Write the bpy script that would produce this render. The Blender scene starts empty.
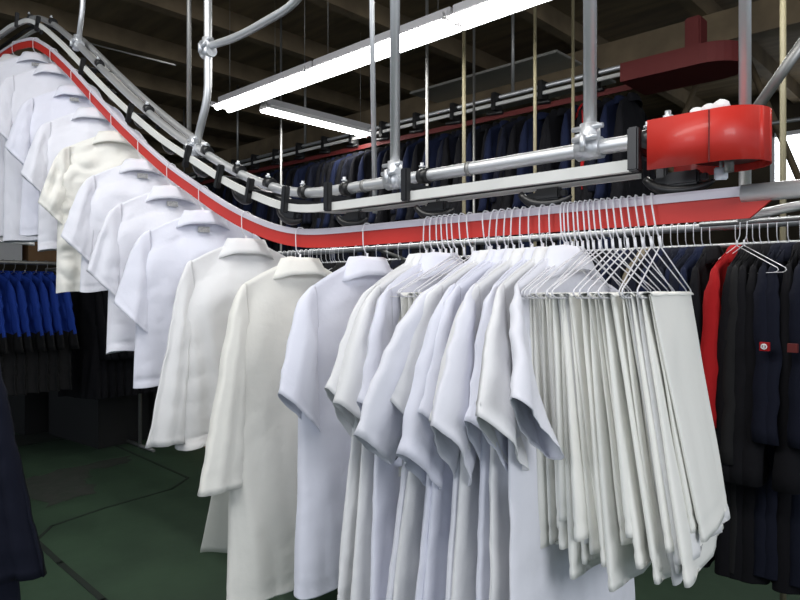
import bpy, bmesh, math, random
from mathutils import Vector, Matrix, noise
random.seed(7)
sc = bpy.context.scene
C = sc.collection
# ------------------------------------------------------------------ camera
CH = 1.6
A = math.radians(46.5); SA, CA = math.sin(A), math.cos(A)
F_PX = 640.0; HZ = 290.0
cam = bpy.data.cameras.new('camera'); co = bpy.data.objects.new('camera', cam); C.objects.link(co)
cam.sensor_width = 36; cam.lens = 36 * F_PX / 800; cam.shift_y = -10 / 800
cam.clip_start = .02; cam.clip_end = 100
co.location = (0, 0, CH); co.rotation_euler = (math.pi / 2, 0, math.pi/2 - A)
co.rotation_euler = (math.pi / 2, 0, math.atan2(CA, SA))
sc.camera = co
# ------------------------------------------------------------------ world, light, exposure
w = bpy.data.worlds.new('world'); sc.world = w; w.use_nodes = True
w.node_tree.nodes['Background'].inputs[0].default_value = (.75, .85, 1, 1)
w.node_tree.nodes['Background'].inputs[1].default_value = .5
sc.view_settings.view_transform = 'Standard'; sc.view_settings.look = 'None'
sc.view_settings.exposure = 0; sc.view_settings.gamma = 1
sc.view_settings.use_curve_mapping = False

def camW(r, f, h):            # right, forward, height over the camera -> world
    return Vector((SA * r - CA * f, CA * r + SA * f, CH + h))
def area(name, loc, target, sx, sy, energy, col):
    l = bpy.data.lights.new(name, 'AREA'); l.shape = 'RECTANGLE'; l.size = sx; l.size_y = sy
    l.energy = energy; l.color = col
    o = bpy.data.objects.new(name, l); C.objects.link(o); o.location = loc
    o.rotation_euler = (Vector(target) - Vector(loc)).to_track_quat('-Z', 'Y').to_euler()
    return o
area('daylight_from_window', camW(2.6, -2.6, 1.5), camW(-.5, 2.0, -.1), 2.2, 1.6, 104, (.95, .97, 1))
area('added_side_fill', camW(-3.0, -.6, 1.5), camW(-.2, 2.2, 0), 1.8, 1.4, 38, (.94, .96, 1))  # unseen fill light added at the left for relief in the cloth, not a window
area('ceiling_lamp_glow', (-1.5, -.1, CH + 2.2), (-1.6, .9, .8), 3.6, .6, 66, (1, .99, .96))

# ------------------------------------------------------------------ helpers
def on(px, D):                # the point of the line y = D seen at picture column px -> world x
    r = (px - 400) / F_PX
    z = D / (CA * r + SA)
    return SA * r * z - CA * z
def depth(px, D):
    return D / (CA * (px - 400) / F_PX + SA)
def mat(name, col, rough=.6, metal=0, emit=None, es=0, bump=0, bscale=40, var=0, vscale=3, sheen=0, coords='Object', stretch=None, col2=None, coat=0):
    m = bpy.data.materials.new(name); m.use_nodes = True; nt = m.node_tree; b = nt.nodes['Principled BSDF']
    b.inputs['Base Color'].default_value = (*col, 1); b.inputs['Roughness'].default_value = rough
    b.inputs['Metallic'].default_value = metal
    if coat: b.inputs['Coat Weight'].default_value = coat
    if sheen: b.inputs['Sheen Weight'].default_value = sheen
    if rough >= .85: b.inputs['Specular IOR Level'].default_value = .2
    if emit: b.inputs['Emission Color'].default_value = (*emit, 1); b.inputs['Emission Strength'].default_value = es
    tc = nt.nodes.new('ShaderNodeTexCoord'); mp = nt.nodes.new('ShaderNodeMapping')
    nt.links.new(tc.outputs[coords], mp.inputs[0])
    if stretch: mp.inputs['Scale'].default_value = stretch
    if var or col2:
        n = nt.nodes.new('ShaderNodeTexNoise'); n.inputs['Scale'].default_value = vscale; n.inputs['Detail'].default_value = 5
        nt.links.new(mp.outputs[0], n.inputs[0])
        r = nt.nodes.new('ShaderNodeValToRGB'); r.color_ramp.elements[0].position = .35; r.color_ramp.elements[1].position = .65
        c2 = col2 or tuple(c * (1 - var) for c in col)
        r.color_ramp.elements[0].color = (*c2, 1); r.color_ramp.elements[1].color = (*col, 1)
        nt.links.new(n.outputs[0], r.inputs[0]); nt.links.new(r.outputs[0], b.inputs['Base Color'])
    if bump and name.split('_')[-1] in ('cotton', 'twill', 'cloth'):
        n3 = nt.nodes.new('ShaderNodeTexNoise'); n3.noise_type = 'RIDGED_MULTIFRACTAL'; n3.inputs['Scale'].default_value = 5.5; n3.inputs['Detail'].default_value = 3; n3.inputs['Distortion'].default_value = .6
        n4 = nt.nodes.new('ShaderNodeTexNoise'); n4.inputs['Scale'].default_value = 30; n4.inputs['Detail'].default_value = 5
        nt.links.new(mp.outputs[0], n3.inputs[0]); nt.links.new(tc.outputs[coords], n4.inputs[0])
        b1 = nt.nodes.new('ShaderNodeBump'); b1.inputs['Strength'].default_value = bump*1.2; b1.inputs['Distance'].default_value = .012
        b2 = nt.nodes.new('ShaderNodeBump'); b2.inputs['Strength'].default_value = bump*1.2; b2.inputs['Distance'].default_value = .006
        nt.links.new(n3.outputs[0], b1.inputs['Height']); nt.links.new(n4.outputs[0], b2.inputs['Height'])
        nt.links.new(b1.outputs[0], b2.inputs['Normal']); nt.links.new(b2.outputs[0], b.inputs['Normal'])
    elif bump:
        n2 = nt.nodes.new('ShaderNodeTexNoise'); n2.inputs['Scale'].default_value = bscale; n2.inputs['Detail'].default_value = 6
        nt.links.new(mp.outputs[0], n2.inputs[0])
        bp = nt.nodes.new('ShaderNodeBump'); bp.inputs['Strength'].default_value = bump; bp.inputs['Distance'].default_value = .01
        nt.links.new(n2.outputs[0], bp.inputs['Height']); nt.links.new(bp.outputs[0], b.inputs['Normal'])
    return m
M = {}
M['cool'] = mat('cool_white_cotton', (.77, .775, .84), .85, bump=.3, bscale=22, sheen=.1, stretch=(1.5, 1.5, .4))
M['lav'] = mat('bluish_white_cotton', (.75, .76, .855), .85, bump=.3, bscale=22, sheen=.1, stretch=(1.5, 1.5, .4))
M['warm'] = mat('warm_white_cotton', (.82, .81, .76), .85, bump=.3, bscale=22, sheen=.1, stretch=(1.5, 1.5, .4))
M['neut'] = mat('white_cotton', (.79, .79, .80), .85, bump=.3, bscale=22, sheen=.1, stretch=(1.5, 1.5, .4))
M['trou'] = mat('white_trouser_twill', (.87, .865, .82), .85, bump=.15, bscale=26, sheen=.1, stretch=(1.5, 1.5, .4))
M['trou2'] = mat('off_white_trouser_twill', (.84, .84, .80), .85, bump=.15, bscale=26, sheen=.1, stretch=(1.5, 1.5, .4))
M['tagm'] = mat('grey_name_tape', (.42, .42, .42), .8, var=.5, vscale=160)
M['black'] = mat('black_work_cloth', (.005, .005, .007), .9, bump=.3)
M['navy'] = mat('navy_work_cloth', (.0055, .007, .016), .9, bump=.3)
M['navy2'] = mat('blue_navy_cloth', (.006, .010, .032), .9, bump=.3)
M['redc'] = mat('red_work_cloth', (.34, .008, .010), .85, bump=.3)
M['royal'] = mat('royal_blue_cloth', (.013, .045, .29), .85, bump=.3)
M['char'] = mat('charcoal_cloth', (.012, .012, .013), .9, bump=.3)
M['beige'] = mat('beige_cloth', (.2, .17, .12), .9, bump=.3)
M['steel'] = mat('galvanised_steel', (.66, .67, .68), .42, .75, bump=.05, bscale=30)
M['cast'] = mat('cast_clamp_metal', (.68, .70, .73), .4, .7, bump=.3, bscale=60)
M['rsteel'] = mat('worn_rack_steel', (.40, .41, .42), .4, .8)
M['dull'] = mat('dull_steel', (.32, .32, .31), .5, .8)
M['post'] = mat('yellowed_post_paint', (.17, .15, .09), .6)
M['rail'] = mat('pale_plastic_rail', (.74, .74, .71), .45, var=.1, vscale=8)
M['lip'] = mat('lilac_white_plastic_lip', (.74, .70, .77), .4)
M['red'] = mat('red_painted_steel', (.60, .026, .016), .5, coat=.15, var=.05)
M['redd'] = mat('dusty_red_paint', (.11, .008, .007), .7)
M['blk'] = mat('black_plastic', (.012, .012, .013), .35)
M['wire'] = mat('white_coated_wire', (.80, .80, .84), .35)
M['gwire'] = mat('grey_wire', (.4, .4, .42), .35, .6)
M['chain'] = mat('black_chain', (.01, .01, .01), .5, .5)
M['tube'] = mat('lit_fluorescent_tube', (1, 1, 1), .4, emit=(1, 1, .97), es=9)
M['hood'] = mat('white_enamel_hood', (.55, .54, .55), .4)
M['refl'] = mat('white_enamel_reflector', (.9, .9, .9), .3)
M['wood'] = mat('dark_ceiling_boards', (.20, .145, .08), .8, var=.4, vscale=1.4, stretch=(1, 6, 1))
M['joist'] = mat('ceiling_joist_wood', (.21, .155, .09), .8, var=.4, vscale=3)
M['wall'] = mat('brown_back_wall', (.10, .08, .055), .9, var=.55, vscale=1.1)
M['card'] = mat('brown_cardboard', (.30, .17, .08), .8, var=.2)
M['foil'] = mat('cloudy_plastic_sheet', (.30, .29, .26), .25, bump=.6, bscale=8)
M['glass'] = mat('bright_window_pane', (.9, .95, 1), .3, emit=(.95, .98, 1), es=3.5)
M['white'] = mat('white_paint', (.8, .8, .8), .5)
M['floor'] = mat('green_painted_concrete', (.032, .064, .036), .6, col2=(.022, .046, .026), vscale=2.5, bump=.15, bscale=12)
M['worn'] = mat('worn_bare_concrete', (.030, .034, .028), .8, col2=(.020, .030, .021), vscale=9, bump=.3, bscale=20)
M['seam'] = mat('dark_floor_seam', (.008, .014, .010), .7)
M['seat'] = mat('pale_green_paint', (.2, .45, .2), .5)
M['dark'] = mat('black_bin_plastic', (.010, .010, .010), .6)

def mesh_obj(name, verts, faces, m, parent=None, smooth=True, thick=0, mats=None, fm=None):
    me = bpy.data.meshes.new(name); me.from_pydata([tuple(v) for v in verts], [], faces); me.update()
    for mm in (mats or [m]): me.materials.append(mm)
    if fm: me.polygons.foreach_set('material_index', fm)
    if smooth: me.polygons.foreach_set('use_smooth', [True] * len(me.polygons))
    o = bpy.data.objects.new(name, me); C.objects.link(o)
    if parent: o.parent = parent
    if thick:
        s = o.modifiers.new('Solidify', 'SOLIDIFY'); s.thickness = thick; s.offset = 0
    return o
def tag(o, label, cat, group=None, kind=None):
    if label: o['label'] = label
    if cat: o['category'] = cat
    if group: o['group'] = group
    if kind: o['kind'] = kind
    return o
def root(name, loc, rz=0, rx=0, label=None, cat=None, group=None):
    o = bpy.data.objects.new(name, None); C.objects.link(o); o.empty_display_size = .05
    o.location = loc; o.rotation_euler = (rx, 0, rz)
    return tag(o, label, cat, group)
def copy_tree(o, parent=None):
    c = o.copy(); C.objects.link(c); c.parent = parent
    for k in list(o.children): copy_tree(k, c)
    return c
class MB:                       # collects shapes into one mesh
    def __init__(s): s.v = []; s.f = []; s.sm = []
    def box(s, x0, y0, z0, x1, y1, z1, mtx=None, bev=0):
        if bev:
            bm = bmesh.new(); bmesh.ops.create_cube(bm, size=1)
            for v in bm.verts: v.co = Vector(((x0+x1)/2 + v.co.x*(x1-x0), (y0+y1)/2 + v.co.y*(y1-y0), (z0+z1)/2 + v.co.z*(z1-z0)))
            bmesh.ops.bevel(bm, geom=bm.edges[:], offset=bev, segments=2, affect='EDGES')
            n = len(s.v); bm.verts.index_update()
            for v in bm.verts: s.v.append(mtx @ v.co if mtx else v.co.copy())
            for f in bm.faces: s.f.append([n + v.index for v in f.verts]); s.sm.append(False)
            bm.free(); return s
        n = len(s.v)
        for x in (x0, x1):
            for y in (y0, y1):
                for z in (z0, z1):
                    p = Vector((x, y, z)); s.v.append(mtx @ p if mtx else p)
        for q in ((0,1,3,2),(4,6,7,5),(0,4,5,1),(2,3,7,6),(0,2,6,4),(1,5,7,3)):
            s.f.append([n + i for i in q]); s.sm.append(False)
        return s
    def tube(s, pts, r, seg=10, cap=True, radii=None):
        pts = [Vector(p) for p in pts]; n0 = len(s.v); prev = None
        for i, p in enumerate(pts):
            t = (pts[min(i+1, len(pts)-1)] - pts[max(i-1, 0)]).normalized()
            if prev is None:
                up = Vector((0, 0, 1)) if abs(t.z) < .9 else Vector((0, 1, 0))
                a = t.cross(up).normalized()
            else:
                a = (prev - t * prev.dot(t)).normalized()
            prev = a; b = t.cross(a); rr = radii[i] if radii else r
            for k in range(seg):
                q = 2 * math.pi * k / seg; s.v.append(p + a * math.cos(q) * rr + b * math.sin(q) * rr)
        for i in range(len(pts)-1):
            for k in range(seg):
                k2 = (k+1) % seg
                s.f.append([n0+i*seg+k, n0+i*seg+k2, n0+(i+1)*seg+k2, n0+(i+1)*seg+k]); s.sm.append(True)
        if cap:
            s.f.append([n0+k for k in range(seg)][::-1]); s.sm.append(False)
            s.f.append([n0+(len(pts)-1)*seg+k for k in range(seg)]); s.sm.append(False)
        return s
    def sweep(s, path, prof):   # a closed profile in the plane across a path lying in the x-z plane; prof = [(y, n)]
        n0 = len(s.v); m = len(prof)
        for i, p in enumerate(path):
            t = (path[min(i+1, len(path)-1)] - path[max(i-1, 0)]).normalized(); nrm = Vector((-t.z, 0, t.x))
            if nrm.z < 0: nrm = -nrm
            for (y, h) in prof: s.v.append(Vector((p.x, y, p.z)) + nrm * h)
        for i in range(len(path)-1):
            for k in range(m):
                k2 = (k+1) % m; s.f.append([n0+i*m+k, n0+i*m+k2, n0+(i+1)*m+k2, n0+(i+1)*m+k]); s.sm.append(False)
        s.f.append([n0+k for k in range(m)]); s.f.append([n0+(len(path)-1)*m+k for k in range(m)][::-1]); s.sm += [False, False]
        return s
    def prism(s, poly, z0, z1, mtx=None):
        n = len(s.v); m = len(poly)
        for z in (z0, z1):
            for (x, y) in poly:
                p = Vector((x, y, z)); s.v.append(mtx @ p if mtx else p)
        for k in range(m):
            k2 = (k+1) % m; s.f.append([n+k, n+k2, n+m+k2, n+m+k]); s.sm.append(False)
        s.f.append([n+k for k in range(m)][::-1]); s.f.append([n+m+k for k in range(m)]); s.sm += [False, False]
        return s
    def build(s, name, m, parent=None):
        o = mesh_obj(name, s.v, s.f, m, parent, smooth=False)
        o.data.polygons.foreach_set('use_smooth', s.sm)
        bm = bmesh.new(); bm.from_mesh(o.data); bmesh.ops.recalc_face_normals(bm, faces=bm.faces[:]); bm.to_mesh(o.data); bm.free()
        return o
def struct(o): o['kind'] = 'structure'; return o
def smooth(a, b, x):
    t = max(0, min(1, (x - a) / (b - a))); return t * t * (3 - 2 * t)
def interp(tab, x):
    if x <= tab[0][0]: return tab[0][1]
    for (x0, y0), (x1, y1) in zip(tab, tab[1:]):
        if x <= x1: return y0 + (y1 - y0) * (x - x0) / (x1 - x0)
    return tab[-1][1]
def bez(pts, t):
    pts = [Vector(p) for p in pts]
    while len(pts) > 1: pts = [a.lerp(b, t) for a, b in zip(pts, pts[1:])]
    return pts[0]
def arc(pts, r, n=6):            # polyline with rounded corners
    pts = [Vector(p) for p in pts]; out = [pts[0]]
    for a, b, c in zip(pts, pts[1:], pts[2:]):
        p = b + (a-b).normalized() * r; q = b + (c-b).normalized() * r
        for k in range(n+1): out.append(bez([p, b, q], k/n))
    out.append(pts[-1]); return out

# ------------------------------------------------------------------ room
X0, X1, Y0, Y1, CZ = -13.0, 4.6, -4.2, 9.0, CH + 2.45
struct(MB().box(X0, Y0, -.1, X1, Y1, 0).build('floor', M['floor']))
struct(MB().box(X0, Y0, CZ, X1, Y1, CZ + .1).build('ceiling', M['wood']))
struct(MB().box(X0 - .15, Y0, 0, X0, Y1, CZ).build('wall_left', M['wall']))
wb = MB()
wx0, wx1, wz0, wz1 = -2.15, -.9, CH + 1.25, CH + 1.95
wb.box(X0, Y1, 0, wx0, Y1 + .15, CZ).box(wx1, Y1, 0, X1, Y1 + .15, CZ).box(wx0, Y1, 0, wx1, Y1 + .15, wz0).box(wx0, Y1, wz1, wx1, Y1 + .15, CZ)
struct(wb.build('wall_back', M['wall']))
wn = struct(MB().box(wx0, Y1+.06, wz0, wx1, Y1+.08, wz1).build('window_1', M['glass']))
fr = MB()
fr.box(wx0, Y1-.02, wz0, wx0+.05, Y1+.1, wz1).box(wx1-.05, Y1-.02, wz0, wx1, Y1+.1, wz1).box(wx0, Y1-.02, wz1-.05, wx1, Y1+.1, wz1).box(wx0, Y1-.02, wz0, wx1, Y1+.1, wz0+.05).box((wx0+wx1)/2-.02, Y1, wz0, (wx0+wx1)/2+.02, Y1+.1, wz1)
fr.build('window_frame', M['white'], wn)
for i in range(16):              # joists run across the rails
    x = -12.4 + i * 1.05
    struct(MB().box(x, Y0, CZ - .17, x + .10, Y1, CZ).build('trim_%d' % (i+1), M['joist']))
struct(MB().box(X0, 5.6, CZ - .42, X1, 5.78, CZ - .17).build('trim_20', M['joist']))
# floor marks
def ground(px, py):
    z = CH * F_PX / (py - HZ); r = (px - 400) / F_PX * z
    return camW(r, z, -CH)
def strip(pts, wd):
    b = MB(); P = [ground(*p) for p in pts]
    for p, q in zip(P, P[1:]):
        d = (q - p).normalized(); n = Vector((-d.y, d.x, 0)) * wd / 2
        b.prism([(p-n-d*wd*.3)[:2], (q-n+d*wd*.3)[:2], (q+n+d*wd*.3)[:2], (p+n-d*wd*.3)[:2]], 0.0005, .003)
    return b
struct(strip([(150, 640), (103, 600), (60, 563), (36, 541)], .035).build('trim_21', M['seam']))
struct(strip([(36, 541), (52, 526), (105, 508), (172, 489), (188, 478), (150, 461), (112, 444)], .022).build('trim_22', M['seam']))
struct(strip([(0, 449), (60, 440), (130, 425)], .03).build('trim_23', M['seam']))
def patch(pts, name):
    random.seed(len(pts)); P = []
    g = [ground(*p) for p in pts]
    for a, b in zip(g, g[1:] + g[:1]):
        for k in range(5):
            q = a.lerp(b, k / 5); P.append((q.x + random.uniform(-.04, .04), q.y + random.uniform(-.04, .04)))
    bm = bmesh.new(); vs = [bm.verts.new((x, y, .0018)) for x, y in P]; f = bm.faces.new(vs)
    bmesh.ops.triangulate(bm, faces=[f]); me = bpy.data.meshes.new(name); bm.to_mesh(me); bm.free()
    me.materials.append(M['worn']); o = bpy.data.objects.new(name, me); C.objects.link(o); return struct(o)
patch([(18, 482), (60, 470), (128, 456), (132, 463), (92, 470), (88, 482), (100, 492), (48, 506), (26, 496)], 'trim_24')
patch([(8, 436), (50, 428), (76, 430), (60, 438), (14, 447)], 'trim_25')

# ------------------------------------------------------------------ the conveyor
TY = 1.297
HT = [(-20, 1.64), (0, 1.62), (17, 1.595), (34, 1.53), (50, 1.40), (70, 1.215), (95, .99), (120, .80), (145, .645), (169, .52), (200, .40), (220, .33), (240, .275), (262, .228), (285, .192), (310, .176), (340, .174), (780, .174)]
HX = [(on(a, TY), b) for a, b in HT]; HX = [(-9.0, 1.66)] + HX
def hraw(x): return interp(HX, x)
def railz(x):                    # height of the red strip's top edge over the camera, smoothed
    return sum(hraw(x + d * .05) * w_ for d, w_ in ((-2, 1), (-1, 2), (0, 3), (1, 2), (2, 1))) / 9
def path(x0, x1, n, off=0, climb=0):
    base = [Vector((x0 + (x1-x0)*i/n, 0, CH + railz(x0 + (x1-x0)*i/n))) for i in range(n+1)]
    out = []
    for i, p in enumerate(base):
        t = (base[min(i+1, n)] - base[max(i-1, 0)]).normalized(); nr = Vector((-t.z, 0, t.x))
        if nr.z < 0: nr = -nr
        out.append(p + nr * (off + climb * min(1, abs(t.z) / .42)))
    return out
tr = root('hanging_rail', (on(500, TY), TY, CH + .17), label='long red and white hanger rail that runs level then climbs to the upper left', cat='hanger rail')
def local(o, r):                 # world-built mesh under a root with plain translation
    o.parent = r; o.matrix_parent_inverse = Matrix.Translation(-Vector(r.location)); return o
xe = on(762, TY)
local(MB().sweep(path(-8.0, xe - .02, 170, 0), [(TY-.004, -.042), (TY+.004, -.042), (TY+.004, 0), (TY-.004, 0)]).prism([(0, 0), (0, .042), (.05, .042)], 0, .008, Matrix.Translation((xe-.02, TY+.004, CH+railz(xe)-.042)) @ Matrix.Rotation(math.pi/2, 4, 'X')).build('red_strip', M['red']), tr)
local(MB().sweep(path(-8.0, xe - .02, 170, 0), [(TY-.008, -.001), (TY+.008, -.001), (TY+.009, .012), (TY+.004, .018), (TY-.004, .018), (TY-.009, .012)]).build('lip', M['lip']), tr)
PY = 1.31
pp = path(-8.0, on(648, PY), 150, .136)
pipe = root('support_pipe', (on(500, PY), PY, CH + .31), label='thick galvanised pipe above the red rail, ending at the red drive box', cat='pipe')
local(MB().tube([Vector((p.x, PY, p.z)) for p in pp], .0165, 14).build('pipe_body', M['steel']), pipe)
for px in (365, 190, 470):
    x = on(px, PY); q = path(x-.006, x+.006, 2, .136)
    local(MB().tube([Vector((p.x, PY, p.z)) for p in q], .0185, 14).build('coupling_ring', M['dull']), pipe)
q2 = path(on(75, 1.36), on(196, 1.36), 50, .142)
tag(MB().tube([Vector((p.x, 1.375, p.z)) for p in q2], .015, 12).build('guide_pipe', M['steel']), 'second steel pipe running alongside the climbing part of the conveyor', 'pipe')
for y, off, r0, lab in ((1.245, .074, (-8.0, on(637, 1.245)), 'pale grey plastic rail below the pipe, on the side nearest the viewer'), (1.37, .077, (-8.0, on(640, 1.37)), 'thinner looking pale rail running behind the front plastic rail')):
    q = path(r0[0], r0[1], 150, off, .036)
    hh = .012 if y < 1.3 else .008
    tag(MB().sweep(q, [(y-.007, -hh), (y+.007, -hh), (y+.007, hh), (y-.007, hh)]).build('conveyor_rail', M['rail']), lab, 'conveyor rail', 'conveyor rails')
# drive chain in the gap
q = path(-8.0, on(640, 1.33), 150, .079, .036)
tag(MB().sweep(q, [(1.325, -.004), (1.345, -.004), (1.345, .004), (1.325, .004)]).build('drive_chain', M['chain']), 'black drive chain running between the two pale conveyor rails', 'chain')
def tang(x):
    t = Vector((.04, 0, railz(x+.02) - railz(x-.02))).normalized(); return t
def frame_at(x, off=0, y=TY):    # matrix that follows the climb
    t = tang(x); n = Vector((-t.z, 0, t.x))
    m = Matrix(((t.x, 0, n.x, x + n.x*off), (0, 1, 0, y), (t.z, 0, n.z, CH + railz(x) + n.z*off), (0, 0, 0, 1)))
    return m
# black clamp brackets
br_px = [18, 37, 80, 127, 184, 216, 247, 286, 331, 409, 637]
proto = None
for i, px in enumerate(br_px):
    x = on(px, 1.245); m4 = frame_at(x)
    if proto is None:
        r = root('clamp_bracket', (0, 0, 0))
        b = MB().box(-.011, -.075, .060, .011, -.054, .146, bev=.003).box(-.011, -.075, .092, .011, .09, .108, bev=.003).box(-.010, .066, .055, .010, .084, .110, bev=.003)
        b.build('bracket_body', M['blk'], r)
        c = MB()
        c.tube([(-.017, .013, .136), (.017, .013, .136)], .021, 14); c.build('pipe_collar', M['blk'], r)
        MB().tube([(0, .0, .155), (0, .0, .170)], .005, 8).tube([(0, .0, .158), (0, 0, .162)], .009, 6).build('bolt', M['cast'], r)
        proto = r
    else: r = copy_tree(proto)
    t_ = min(1, abs(tang(x).z)/.42); r.matrix_world = m4 @ Matrix.Translation((0, 0, .012*t_))
    where = ['at the far left end of the visible rail', 'at the crest of the climb in the upper left', 'next to the short hanging tube at upper left', 'halfway up the climb', 'at the foot of the bent hanging tube', 'just right of the bent hanging tube', 'where the climb begins to flatten', 'at the bottom of the bend, left of centre', 'between the bend and the centre hanging tube', 'just right of the clamp of the centre hanging tube', 'pressed against the left end of the red drive box'][i]
    tag(r, 'black clamp bracket, ' + where, 'bracket', 'black clamp brackets along the conveyor')
# pusher dogs
dog_px = [71, 90, 111, 138, 167, 199, 241, 290, 355, 438, 549, 683]
proto = None
for i, px in enumerate(dog_px):
    x = on(px, 1.33)
    if proto is None:
        r = root('chain_hook', (0, 0, 0))
        pts = [bez([(-.075, 0, .052), (-.05, 0, .018), (.0, 0, .012), (.052, 0, .022), (.06, 0, .035)], k/14) for k in range(15)]
        MB().tube(pts, .008, 8, radii=[.004 + .009*math.sin(math.pi*min(1, .15 + k/16)) for k in range(15)]).build('hook_arm', M['blk'], r)
        MB().box(-.03, -.012, .03, .035, .012, .058, bev=.004).box(-.055, -.006, .036, .05, .006, .05, bev=.002).build('carrier', M['blk'], r)
        proto = r
    else: r = copy_tree(proto)
    r.matrix_world = frame_at(x, .006 + .02*min(1, abs(tang(x).z)/.42), 1.325)
    nth = ['highest on the climb', 'second from the top of the climb', 'third from the top of the climb', 'fourth from the top of the climb', 'fifth from the top of the climb', 'below the bent hanging tube', 'where the climb flattens out', 'above the cream lab coat', 'above the bluish short-sleeved coat', 'above the small cluster of hangers', 'above the crowded row of hangers', 'under the red drive box'][i]
    tag(r, 'curved black plastic pusher hook on the chain, ' + nth, 'conveyor hook', 'pusher hooks on the conveyor chain')
# red drive box
bx = root('drive_box', (-.42, 1.30, CH + .2325), label='glossy red drive box with a rounded end at the right end of the conveyor', cat='machine cover')
cx, cy, R, xl = -.38, 1.30, .07, -.507
poly = [(xl, cy-R)] + [(cx + R*math.sin(a), cy - R*math.cos(a)) for a in [math.pi*k/28 for k in range(29)]] + [(xl, cy+R)]
def wall_strip(poly, z0, z1, th):
    b = MB(); n = len(poly)
    inner = []
    for x, y in poly:
        d = Vector((x - max(xl+.0, min(cx, x)), y - cy)); d = d.normalized() if d.length > 1e-6 else Vector((0, 1)); inner.append((x - d.x*th, y - d.y*th))
    for k in range(n-1):
        i0 = len(b.v)
        for (x, y) in (poly[k], poly[k+1], inner[k+1], inner[k]):
            b.v += [Vector((x, y, z0)), Vector((x, y, z1))]
        for q in ((0,2,3,1), (2,4,5,3), (4,6,7,5), (6,0,1,7), (0,6,4,2), (1,3,5,7)): b.f.append([i0+j for j in q]); b.sm.append(q == (0,2,3,1))
    return b
o = wall_strip(poly, CH+.2325, CH+.329, .002).build('side_cover', M['red']); 
bm = bmesh.new(); bm.from_mesh(o.data); bmesh.ops.remove_doubles(bm, verts=bm.verts[:], dist=1e-5); bm.to_mesh(o.data); bm.free(); local(o, bx)
local(MB().prism([(cx + (x-cx)*.985, cy + (y-cy)*.96) for x, y in poly], CH+.3245, CH+.3275).build('top_plate', M['red']), bx)
local(MB().box(on(709, 1.229)-.001, 1.2285, CH+.2335, on(709, 1.229)+.001, 1.2296, CH+.328).build('seam', M['redd']), bx)
ii = MB(); ii.tube([(cx, cy, CH+.245), (cx, cy, CH+.275)], .060, 24); local(ii.build('drive_wheel', M['blk']), bx)
ii = MB(); ii.tube([(cx, cy, CH+.222), (cx, cy, CH+.26)], .009, 10); local(ii.build('axle', M['dull']), bx)
ii = MB()
for px in (668,):
    ii.tube([(on(px, 1.25), 1.25, CH+.32), (on(px, 1.25), 1.25, CH+.345)], .006, 8).tube([(on(px, 1.25), 1.25, CH+.328), (on(px, 1.25), 1.25, CH+.336)], .010, 6)
local(ii.build('bolt', M['cast']), bx)
for i, px in enumerate((697, 708, 720)):
    x = on(px, 1.27); random.seed(px)
    bm = bmesh.new(); bmesh.ops.create_icosphere(bm, subdivisions=2, radius=.013)
    for v in bm.verts: v.co *= 1 + .35*noise.noise(v.co*60 + Vector((i*7, 0, 0))); v.co.z *= .8
    me = bpy.data.meshes.new('paper_scrap'); bm.to_mesh(me); bm.free(); me.materials.append(M['white'])
    o = bpy.data.objects.new('paper_scrap', me); C.objects.link(o); o.location = (x, 1.27, CH+.3275+.009 + .002*i)
    o.scale = (1.25, 1, 1.1 + .15*i)
    tag(o, 'crumpled white scrap lying on top of the red drive box, ' + ('leftmost', 'middle', 'rightmost')[i] + ' of three', 'paper', 'white scraps on the drive box')
# hex plate hanging below the box
tag(MB().box(-.012, -.003, -.012, .012, .003, .012, bev=.002, mtx=Matrix.Translation((on(721, 1.30), 1.30, CH+.221)) @ Matrix.Rotation(.5, 4, 'Z')).tube([(on(721,1.3), 1.30, CH+.23), (on(721,1.3), 1.30, CH+.245)], .003).build('bracket_plate', M['cast']), 'small square steel plate bolted under the red drive box', 'bracket')
# tube continuing right of the red strip and flat bars
x = on(742, TY)
tag(MB().tube([(x, TY+.0, CH+railz(x)+.004), (x+1.2, TY, CH+railz(x)+.004)], .0165, 14).build('end_pipe', M['steel']), 'thick steel pipe continuing the red rail out of the picture on the right', 'pipe')
tag(MB().tube([(on(738, 1.5), 1.5, CH+.155), (on(880, 1.5), 1.5, CH+.190)], .010, 10).build('brace_bar', M['steel']), 'slanting steel bar right of the red rail end', 'bar')

# hanging tubes with clamps
def clamp(r, x, y, z, s=1):
    b = MB()
    b.tube([(x-.028*s, y, z), (x+.028*s, y, z)], .024*s, 12).tube([(x, y, z-.01*s), (x, y, z+.055*s)], .022*s, 12)
    b.tube([(x-.030*s, y-.02*s, z+.02*s), (x+.034*s, y-.028*s, z+.02*s)], .007*s, 8).tube([(x-.036*s, y-.012*s, z+.045*s), (x+.036*s, y-.012*s, z+.045*s)], .006*s, 6)
    b.tube([(x, y-.035*s, z-.01*s), (x, y-.035*s, z+.025*s)], .007*s, 6).tube([(x-.022*s, y, z-.0*s), (x-.022*s, y, z+.035*s)], .014*s, 8)
    o = b.build('clamp', M['cast']); local(o, r)
def htube(px, ptsfn, rad, label, cl=True, matn='steel'):
    r = root('hanging_tube', ptsfn[-1], label=label, cat='tube', group='tubes hanging from the ceiling')
    local(MB().tube(ptsfn, rad, 12).build('tube_body', M[matn]), r)
    if cl: p = ptsfn[-1]; clamp(r, p[0], p[1], p[2])
    return r
def pz(x): return CH + railz(x) + .136
for px, lab in ((395, 'vertical galvanised tube in the middle of the picture, clamped on the pipe'), (590, 'vertical galvanised tube left of the red drive box, clamped on the pipe')):
    x = on(px, PY); htube(px, [(x, PY, CZ-.02), (x, PY, pz(x))], .0145, lab)
x = on(745, 1.41)
htube(745, [(x, 1.41, CZ-.02), (x, 1.41, CH+.19)], .0118, 'vertical steel tube passing behind the red drive box', False)
x = on(195, PY); z0 = pz(x)
xa = on(208, PY)
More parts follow.
